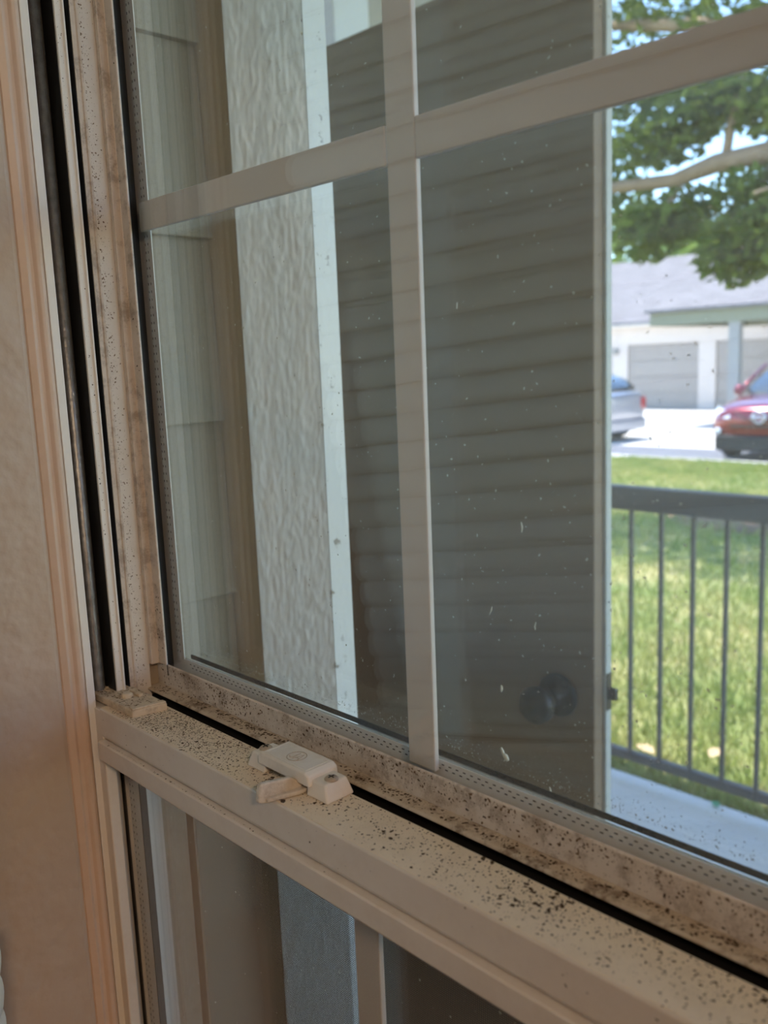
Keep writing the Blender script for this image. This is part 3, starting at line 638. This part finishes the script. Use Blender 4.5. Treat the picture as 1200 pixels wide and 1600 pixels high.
# railing at the edge of the slab
rl = thing('railing', 'dark metal porch railing with slim balusters', 'railing', V(-0.8, 2.255, GZ))
bobj('top_rail', (-3.1, 2.9, 2.232, 2.282, -0.300, -0.222), 'rail_metal', rl, 0.006)
bobj('bottom_rail', (-3.1, 2.9, 2.242, 2.270, GZ + 0.075, GZ + 0.108), 'rail_metal', rl, 0.004)
b = bmx(); box(b, -0.0065, 0.0065, 2.249, 2.262, GZ + 0.105, -0.298); s0 = obj('baluster', b, 'rail_metal', rl, 0.001)
X0 = -0.99 - 0.109 * 19
base = s0.matrix_parent_inverse.copy(); s0.location.x = X0
for k in range(1, 55):
    c = s0.copy(); COL.objects.link(c); c.location.x = X0 + 0.109 * k
for px in (-3.08, 2.88):
    bobj('post', (px - 0.025, px + 0.025, 2.23, 2.28, GZ, -0.24), 'rail_metal', rl, 0.004)

# ------------------------------------------------------------------ lawn, curb, parking lot (world heights in metres, floor = 0)
def ground_z(y): return -0.035 - 0.27 * min(1.0, max(0.0, (y - 2.3) / 11.0)) ** 1.2
b = bmx(); ys = [2.28 + (13.35 - 2.28) * k / 24 for k in range(25)]
rows = [[b.verts.new((x, y, ground_z(y) + 0.012 * math.sin(x * 1.3 + y) )) for x in (-16, -10, -6, -3, 0, 3, 8)] for y in ys]
for r, q in zip(rows, rows[1:]):
    for k in range(6): b.faces.new((r[k], r[k + 1], q[k + 1], q[k]))
for a_, c_ in ((3.0, 12.0), (-16.0, -3.2)):
    q_ = [b.verts.new(p) for p in ((a_, -6, -0.04), (c_, -6, -0.04), (c_, 2.28, -0.04), (a_, 2.28, -0.04))]; b.faces.new(q_)
tag(obj('ground_lawn', b, 'lawn', None, smooth=True, shift=False), 'green lawn soil beyond the railing', kind='structure')
N = 110000
u = RNG.random(N); gx = np.where(RNG.random(N) < 0.75, -7.6 + 7.8 * RNG.random(N), -12 + 15 * RNG.random(N)); gy = 2.33 + 10.9 * u ** 1.6
gz = np.array([ground_z(v) for v in gy]) - 0.005
h = 0.035 + 0.05 * RNG.random(N); an = RNG.random(N) * 6.283; wd = 0.003 + 0.003 * RNG.random(N) + 0.0006 * gy
dx, dy = np.cos(an) * wd, np.sin(an) * wd
lx, ly = (RNG.random(N) - .5) * 0.07, (RNG.random(N) - .5) * 0.07
co = np.empty((N * 3, 3)); co[0::3] = np.c_[gx - dx, gy - dy, gz]; co[1::3] = np.c_[gx + dx, gy + dy, gz]; co[2::3] = np.c_[gx + lx, gy + ly, gz + h]
tag(tri_mesh('grass', co, 3, 'grass'), 'short sunlit grass of the lawn', 'grass', kind='stuff')
b = bmx()
for k in range(40):
    a = 2 * math.pi * k / 40
ring = [b.verts.new((-2.9 + 1.0 * math.cos(a) * (1 + .12 * math.sin(3 * a)), 7.7 + 0.55 * math.sin(a), ground_z(7.6) + 0.02)) for a in [2 * math.pi * k / 28 for k in range(28)]]
cv = b.verts.new((-2.9, 7.7, ground_z(7.6) + 0.08))
for k in range(28): b.faces.new((ring[k], ring[(k + 1) % 28], cv))
tag(obj('ground_mulch', b, 'mulch', None, shift=False), 'brown bare mulch patch in the shaded lawn', kind='structure')
LOT = -0.38
tag(bobj('ground_curb', (-24, 10, 13.30, 13.50, LOT - 0.1, -0.29), 'curb', None, 0.02, shift=False), 'grey concrete curb at the far lawn edge', kind='structure')
tag(bobj('ground_curb_strip', (-30, 14, 13.50, 15.6, LOT - 0.12, LOT + 0.004), 'curb_strip', None, shift=False), 'dark blue-grey strip along the curb', kind='structure')  # darker blue-grey band of ground beside the curb
tag(bobj('ground_lot', (-60, 40, 13.4, 60, LOT - 0.12, LOT), 'lot', None, shift=False), 'bright sunlit concrete parking lot before the garages', kind='structure')

# fallen leaves on the slab edge and lawn
def leaf_obj(name, x, y, z, s, rot, mat, label, group):
    b = bmx(); c, sn = math.cos(rot), math.sin(rot)
    P_ = [(0, -1, 0), (0.55, -0.3, .18), (0.5, 0.4, .2), (0, 1.1, .05), (-0.5, 0.4, .2), (-0.55, -0.3, .18)]
    vv = [b.verts.new((x + (p[0] * c - p[1] * sn) * s, y + (p[0] * sn + p[1] * c) * s, z + p[2] * s)) for p in P_]
    m0 = b.verts.new((x, y, z)); 
    for k in range(6): b.faces.new((vv[k], vv[(k + 1) % 6], m0))
    tag(obj(name, b, mat, None, shift=False), label, 'leaf', group)
leaf_obj('fallen_leaf', -0.69, 2.275, 0.006, 0.022, 0.7, 'green_leaf', 'small fresh green leaf on the slab edge', 'fallen leaves')
for k, (x, y, lb) in enumerate(((-0.86, 2.62, 'pale dry leaf on the grass just past the bottom rail'), (-1.06, 2.48, 'pale dry leaf on the grass nearest the door edge'),)):
    leaf_obj('fallen_leaf', x, y, ground_z(y) + 0.05, 0.045, k * 1.3, 'dry_leaf', lb, 'fallen leaves')

# ------------------------------------------------------------------ trees
def leaves(n, centres, size, flat=0.6):
    """kite leaves scattered in ellipsoid clusters [(centre, radii, weight)]"""
    w = np.array([c[2] for c in centres], float); w /= w.sum()
    idx = RNG.choice(len(centres), n, p=w)
    C = np.array([c[0] for c in centres])[idx]; Rr = np.array([c[1] for c in centres])[idx]
    d = RNG.normal(size=(n, 3)); d /= np.linalg.norm(d, axis=1)[:, None]
    P_ = C + d * Rr * (RNG.random(n) ** 0.45)[:, None]
    a = RNG.normal(size=(n, 3)); a[:, 2] *= flat; a[:, 2] -= 0.3; a /= np.linalg.norm(a, axis=1)[:, None]
    t = np.cross(a, RNG.normal(size=(n, 3))); t /= np.linalg.norm(t, axis=1)[:, None]
    s = size * (0.6 + 0.8 * RNG.random(n))[:, None]
    co = np.empty((n * 4, 3)); co[0::4] = P_ - a * s; co[1::4] = P_ + t * s * 0.45; co[2::4] = P_ + a * s; co[3::4] = P_ - t * s * 0.45
    return co
tree = thing('tree', 'leafy shade tree with a long low branch over the lawn', 'tree', (-0.9, 7.4, ground_z(7.4)))
b = bmx(); tube(b, [(-0.9, 7.4, -0.3), (-0.92, 7.4, 0.5), (-1.0, 7.38, 1.5), (-1.15, 7.35, 2.5), (-1.1, 7.3, 3.6), (-0.9, 7.3, 5.0), (-0.8, 7.4, 7.0)], [0.30, 0.22, 0.19, 0.19, 0.16, 0.12, 0.05], 14)
obj('trunk', b, 'bark', tree, smooth=True, shift=False)
for pth, rr in (([(-1.1, 7.35, 2.45), (-1.8, 7.2, 2.85), (-2.65, 7.0, 2.96), (-3.07, 7.0, 2.95), (-3.45, 7.0, 2.88), (-4.1, 7.0, 2.92), (-5.2, 7.0, 3.05)], [.13, .10, .085, .08, .06, .05, .03]),
                ([(-1.1, 7.3, 3.4), (-2.0, 7.1, 3.7), (-2.9, 7.0, 3.95), (-3.5, 7.0, 4.12), (-4.6, 6.9, 4.4)], [.11, .08, .07, .055, .03]),
                ([(-3.0, 7.0, 2.96), (-2.95, 7.0, 3.25), (-2.85, 7.0, 3.6), (-2.75, 7.0, 3.95)], [.04, .035, .03, .025]),
                ([(-3.35, 7.0, 2.9), (-3.55, 7.05, 2.65), (-3.75, 7.1, 2.45)], [.03, .022, .012]),
                ([(-2.6, 7.0, 2.95), (-2.75, 7.05, 2.6), (-2.85, 7.1, 2.2)], [.03, .022, .012]),
                ([(-1.0, 7.35, 2.9), (0.0, 7.6, 3.6), (1.2, 7.9, 4.3)], [.12, .09, .04]),
                ([(-2.2, 7.1, 2.92), (-2.0, 6.5, 2.7), (-2.3, 6.0, 2.5)], [.03, .022, .012])):
    b = bmx(); tube(b, pth, rr, 10); obj('branch', b, 'bark', tree, smooth=True, shift=False)
CL = [((-4.2, 6.2, 5.2), (1.5, 0.9, .5), 3.0), ((-5.6, 6.6, 4.9), (1.2, 1.0, .5), 2.2), ((-3.75, 7.1, 2.50), (.34, .4, .26), 1.0), ((-3.45, 7.2, 2.62), (.40, .4, .24), 1.0), ((-2.90, 7.0, 2.25), (.30, .4, .30), 1.5), ((-2.55, 7.0, 2.38), (.34, .5, .34), 1.5), ((-2.2, 7.0, 2.5), (.4, .5, .35), 1.2),
      ((-2.75, 7.1, 2.70), (.35, .5, .22), 0.9), ((-3.6, 7.0, 3.22), (.42, .5, .22), 1.2), ((-3.15, 7.1, 3.45), (.45, .5, .26), 1.3), ((-2.6, 7.1, 3.35), (.40, .5, .30), 1.1), ((-3.9, 7.1, 3.7), (.45, .5, .2), 0.8),
      ((-3.0, 7.3, 4.05), (.6, .6, .25), 0.9), ((-3.9, 7.2, 4.3), (.6, .6, .25), 0.7), ((-4.4, 7.3, 3.0), (.5, .6, .4), 1.2), ((-5.0, 7.3, 3.6), (.8, .8, .6), 2.0), ((-2.0, 7.2, 4.9), (1.4, 1.2, .8), 3.5), ((-0.6, 7.5, 5.6), (1.6, 1.4, 1.2), 4.5),
      ((0.9, 7.8, 4.6), (1.2, 1.2, .8), 3.0), ((-3.8, 7.2, 5.2), (1.2, 1.0, .5), 2.0), ((-1.2, 8.2, 3.9), (1.0, 1.0, .6), 1.8)]
f_ = tri_mesh('foliage', leaves(20000, CL, 0.062), 4, 'leaf', tree); f_['kind'] = 'stuff'
for lb, x, y, hh, rad, n in (('pale green tree behind the garage roof, partly hidden by the near foliage', -17.6, 37.2, 5.9, 2.6, 2200), ('rounded tree behind the garage roof above the carport ridge', -10.8, 37.6, 6.4, 2.6, 2200), ('far tree rising behind the garages beyond the right of the carport', -4.2, 38.0, 7.0, 2.8, 1500), ('far tree hidden mostly by the open taupe door', -24.0, 38.0, 7.5, 2.9, 1200)):
    t = thing('tree', lb, 'tree', (x, y, LOT), 'trees behind the garages')
    b = bmx(); tube(b, [(x, y, LOT), (x + .1, y, hh * .5), (x, y, hh)], [.3, .22, .08], 8); obj('trunk', b, 'bark', t, smooth=True, shift=False)
    f_ = tri_mesh('foliage', leaves(n, [((x + rad * .6 * math.cos(k), y + rad * .4 * math.sin(k), hh - rad * .3 + rad * .35 * math.sin(k * 2.3)), (rad * .6, rad * .6, rad * .5), 1) for k in range(6)], 0.24), 4, 'leaf_far', t); f_['kind'] = 'stuff'

# ------------------------------------------------------------------ garages and carport
gb = thing('garage_building', 'long pale garage building with taupe doors and grey shingle roof', 'building', (-13.5, 28.5, LOT))
GY = 26.5
def gpart(name, d, mat, bev=0.0, par=None): return bobj(name, d, mat, par or gb, bev, shift=False)
doors = [(-21.9, -19.4), (-18.8, -16.3), (-15.70, -13.20), (-12.63, -10.1), (-9.5, -7.0), (-6.4, -3.9)]
gpart('wall', (-25, 0, GY + 0.12, 32.5, LOT, 2.42), 'stucco')
edges = [-25] + [e for d in doors for e in d] + [0]
for a, c in zip(edges[0::2], edges[1::2]): gpart('pier', (a, c, GY, GY + 0.12, LOT, 1.72), 'stucco', 0.01)
gpart('lintel', (-25, 0, GY, GY + 0.12, 1.72, 2.42), 'stucco', 0.01)
for a, c in doors:
    gd = gpart('garage_door', (a, c, GY + 0.075, GY + 0.12, LOT, 1.72), 'garage_door')
    for k in range(4):
        hh = 2.1 / 4; gpart('panel', (a + 0.02, c - 0.02, GY + 0.05, GY + 0.08, LOT + 0.01 + k * hh, LOT + k * hh + hh - 0.015), 'garage_door', 0.008, gd)
gpart('fascia', (-25.3, 0.3, GY - 0.45, GY - 0.40, 2.30, 2.47), 'eave_white')
gpart('soffit', (-25.3, 0.3, GY - 0.42, GY, 2.30, 2.34), 'eave_white')
b = bmx(); prism(b, [(GY - 0.50, 2.44), (30.3, 4.82), (34.0, 2.44), (34.0, 2.36), (30.3, 4.72), (GY - 0.50, 2.36)], -25.4, 0.4, 'x'); obj('roof', b, 'shingle', gb, shift=False)
b = bmx(); lathe(b, [(0.10, 0), (0.12, 0.05), (0.07, 0.14), (0.0, 0.16)], (-16.14, GY, 1.52), (0, -1, 0), 14); wl_ = obj('wall_lamp', b, 'post', gb, smooth=True, shift=False)
cp = thing('carport', 'carport with olive fascia, grey post and hipped shingle roof', 'carport', (-6.5, 22.0, LOT))
CX0 = -11.15
b = bmx()
P_ = [(CX0 - .1, 19.9, 2.46), (2.2, 19.9, 2.46), (2.2, 25.4, 2.46), (CX0 - .1, 25.4, 2.46), (CX0 + 1.6, 22.6, 3.62), (0.6, 22.6, 3.62)]
vv = [b.verts.new(p) for p in P_]; ww = [b.verts.new((p[0], p[1], p[2] - 0.07)) for p in P_]
for f in ((0, 1, 5, 4), (1, 2, 5), (2, 3, 4, 5), (3, 0, 4)):
    b.faces.new([vv[i] for i in f]); b.faces.new([ww[i] for i in f][::-1])
for i in range(4): b.faces.new((vv[i], ww[i], ww[(i + 1) % 4], vv[(i + 1) % 4]))
obj('roof', b, 'shingle', cp, shift=False)
b = bmx(); box(b, CX0, 2.1, 20.0, 20.06, 2.08, 2.42); box(b, CX0, CX0 + .06, 20.06, 25.3, 2.08, 2.42); box(b, CX0, 2.1, 25.24, 25.3, 2.08, 2.42); obj('fascia', b, 'fascia', cp, shift=False)
for px in (-9.03, -4.2, 0.6):
    for py in (20.03, 25.1):
        bobj('post', (px - 0.13, px + 0.13, py, py + 0.2, LOT, 2.2), 'post', cp, 0.01, shift=False)

# ------------------------------------------------------------------ cars (built facing -y, then turned about the vertical)
def loft(bm, stations, ring):
    R_ = []
    for s in stations: R_.append([bm.verts.new(p) for p in ring(s)])
    n = len(R_[0])
    for q, w in zip(R_, R_[1:]):
        for k in range(n): bm.faces.new((q[k], q[(k + 1) % n], w[(k + 1) % n], w[k]))
    bm.faces.new(R_[0][::-1]); bm.faces.new(R_[-1])
def car(label, name, cx, cy, cz, rot, paint, suv):
    t = thing(name, label, 'car', (cx, cy, cz))
    rm = Matrix.Translation((cx, cy, cz)) @ Matrix.Rotation(rot, 4, 'Z')
    def put(nm, bm, mat, par=None, bev=0.0, smooth=True, sub=0):
        for v in bm.verts: v.co = rm @ v.co
        o = obj(nm, bm, mat, par or t, bev, smooth=smooth, shift=False, sub=sub); return o
    # y: 0 = nose, grows to the tail. each station: y, half width, sill z, shoulder z, deck z
    if suv:
        L = 4.55; W = 0.92; belt = 1.02; roof = 1.62
        st = [(0.00, .70, .42, .66, .78), (0.06, .80, .34, .70, .88), (0.25, .88, .27, .78, .95), (0.75, .92, .24, .90, 1.02), (1.30, .92, .24, .96, 1.08), (2.2, .92, .24, .98, 1.10), (3.4, .92, .24, 1.0, 1.12), (4.25, .90, .28, 1.02, 1.14), (4.50, .84, .36, 1.0, 1.12), (4.55, .76, .46, .96, 1.06)]
        gh = [(1.15, .80, 1.05, 1.07), (1.55, .78, 1.06, 1.33), (2.0, .74, 1.07, 1.58), (2.6, .72, 1.08, 1.64), (3.5, .72, 1.1, 1.63), (4.1, .72, 1.1, 1.56), (4.45, .74, 1.1, 1.16)]
    else:
        L = 4.4; W = 0.89; belt = .95; roof = 1.48
        st = [(0.00, .66, .38, .56, .66), (0.06, .76, .30, .60, .72), (0.3, .86, .24, .68, .80), (0.8, .88, .22, .80, .90), (1.3, .89, .22, .88, .97), (2.2, .89, .22, .92, 1.0), (3.3, .89, .22, .96, 1.04), (4.1, .87, .26, .98, 1.06), (4.35, .80, .34, .94, 1.03), (4.4, .72, .42, .90, .98)]
        gh = [(1.0, .78, .93, .95), (1.5, .75, .96, 1.22), (2.0, .70, .98, 1.44), (2.6, .68, 1.0, 1.48), (3.4, .68, 1.02, 1.47), (4.0, .68, 1.03, 1.38), (4.33, .72, 1.03, 1.08)]
    b = bmx()
    def ring(s):
        y, w, z0, z1, z2 = s
        return [(-w * .9, y, z0), (-w, y, z0 + .12), (-w, y, (z0 + z1) * .52), (-w * .98, y, z1), (-w * .88, y, (z1 + z2) / 2 + .03), (-w * .5, y, z2 - .005), (0, y, z2 + .015),
                (w * .5, y, z2 - .005), (w * .88, y, (z1 + z2) / 2 + .03), (w * .98, y, z1), (w, y, (z0 + z1) * .52), (w, y, z0 + .12), (w * .9, y, z0)]
    loft(b, st, ring); body = put('body', b, paint, sub=1)
    b = bmx()
    def gring(s):
        y, w, z0, z2 = s
        return [(-w * 1.12, y, z0 - .08), (-w * 1.06, y, z0 + (z2 - z0) * .4), (-w * .94, y, z0 + (z2 - z0) * .9), (-w * .6, y, z2), (0, y, z2 + .01), (w * .6, y, z2), (w * .94, y, z0 + (z2 - z0) * .9), (w * 1.06, y, z0 + (z2 - z0) * .4), (w * 1.12, y, z0 - .08)]
    loft(b, gh, gring); put('windows', b, 'car_glass', sub=1)
    b = bmx(); loft(b, [(g[0] + (.10 if i == 0 else 0), g[1], g[3]) for i, g in enumerate(gh[2:6])], lambda s: [(-s[1] * .96, s[0], s[2] - .07), (-s[1] * .62, s[0], s[2] + .012), (0, s[0], s[2] + .026), (s[1] * .62, s[0], s[2] + .012), (s[1] * .96, s[0], s[2] - .07), (0, s[0], s[2] - .03)]); put('roof', b, paint, sub=1)
    for sx in (-1, 1):
        b = bmx(); tube(b, [(sx * gh[0][1] * 1.06, gh[0][0] + .02, gh[0][3] - .03), (sx * gh[1][1] * 1.04, gh[1][0] - .03, gh[1][3] - .06), (sx * gh[2][1] * .97, gh[2][0], gh[2][3] - .05)], .035, 8); put('pillar', b, paint)
        b = bmx(); tube(b, [(sx * gh[4][1] * 1.10, gh[4][0] + .2, gh[4][2]), (sx * gh[4][1] * .98, gh[4][0] + .1, gh[4][3] - .08)], .05, 8); put('pillar', b, paint)
        b = bmx(); lathe(b, [(0.03, 0), (0.09, .03), (0.11, .08), (0.09, .15), (0.0, .17)], (sx * (W - .02), gh[1][0] - .05, gh[0][3] + .02), (sx, -.1, .15), 12); put('mirror', b, paint)
        for wy in (0.88, L - 0.86 if suv else L - 0.72):
            b = bmx(); R0 = .36 if suv else .32; lathe(b, [(R0 * .62, -.10), (R0 * .95, -.11), (R0, -.08), (R0, .08), (R0 * .95, .11), (R0 * .62, .10)], (sx * (W - .10), wy, R0), (1, 0, 0), 28); wh = put('wheel', b, 'tyre')
            b = bmx(); lathe(b, [(R0 * .64, 0.0), (R0 * .62, .10), (R0 * .25, .07), (0.06, .09), (0, .09)], (sx * (W - .09), wy, R0), (sx, 0, 0), 20); put('hub', b, 'chrome', wh)
        b = bmx()
        if suv: P_ = [(sx * .50, -.02, .70), (sx * .74, .05, .72), (sx * .90, .34, .80), (sx * .89, .46, .90), (sx * .72, .14, .86), (sx * .50, .04, .80)]
        else: P_ = [(sx * .46, -.02, .56), (sx * .70, .05, .58), (sx * .86, .34, .66), (sx * .84, .44, .76), (sx * .68, .14, .72), (sx * .46, .04, .66)]
        q = [b.verts.new(p) for p in P_]; w_ = [b.verts.new((p[0] * .97, p[1] + .06, p[2] - .01)) for p in P_]
        b.faces.new(q); b.faces.new(w_[::-1])
        for i in range(6): b.faces.new((q[i], q[(i + 1) % 6], w_[(i + 1) % 6], w_[i]))
        put('headlight', b, 'headlight', bev=0.01)
        b = bmx(); zt = .98 if suv else .90
        box(b, sx * (W - .20) - .10, sx * (W - .20) + .10, L - .12, L - .0, zt - .26, zt); put('tail_light', b, 'tail', bev=0.03, smooth=False)
    b = bmx(); box(b, -W * .80, W * .80, -.05, .30, .18, .44 if suv else .36); put('front_bumper', b, 'car_black', bev=0.05, smooth=False)
    b = bmx(); box(b, -W * .52, W * .52, -.035, .06, .56 if suv else .46, .60 if suv else .50); put('grille_bar', b, 'car_black', bev=0.01, smooth=False)
    b = bmx(); box(b, -W * .85, W * .85, L - .25, L + .04, .20, .46); put('rear_bumper', b, 'car_black' if suv else paint, bev=0.05, smooth=False)
    if suv:
        b = bmx(); tube(b, [(.105 * math.cos(a), -.045, .735 + .09 * math.sin(a)) for a in np.linspace(0, 2 * math.pi, 25)], .016, 8, False); box(b, -.13, .13, -.062, -.03, .715, .752); put('emblem', b, 'chrome')
        b = bmx(); tube(b, [(-.45, -.01, .83), (-.22, -.04, .70), (0, -.05, .625), (.22, -.04, .70), (.45, -.01, .83)], .012, 8); put('grille_trim', b, 'car_black')
        for sx in (-1, 1):
            b = bmx(); lathe(b, [(.05, 0), (.06, .03), (.0, .04)], (sx * .68, .02, .50), (sx * .3, -1, 0), 14); put('fog_light', b, 'headlight')
car('dark red car parked facing the lawn at the right edge', 'car', -5.70, 13.95, LOT + 0.005, 0.03, 'red_paint', True)
car('silver car partly hidden behind the door edge', 'car', -14.05, 16.6, LOT + 0.005, math.radians(-92), 'silver_paint', False)
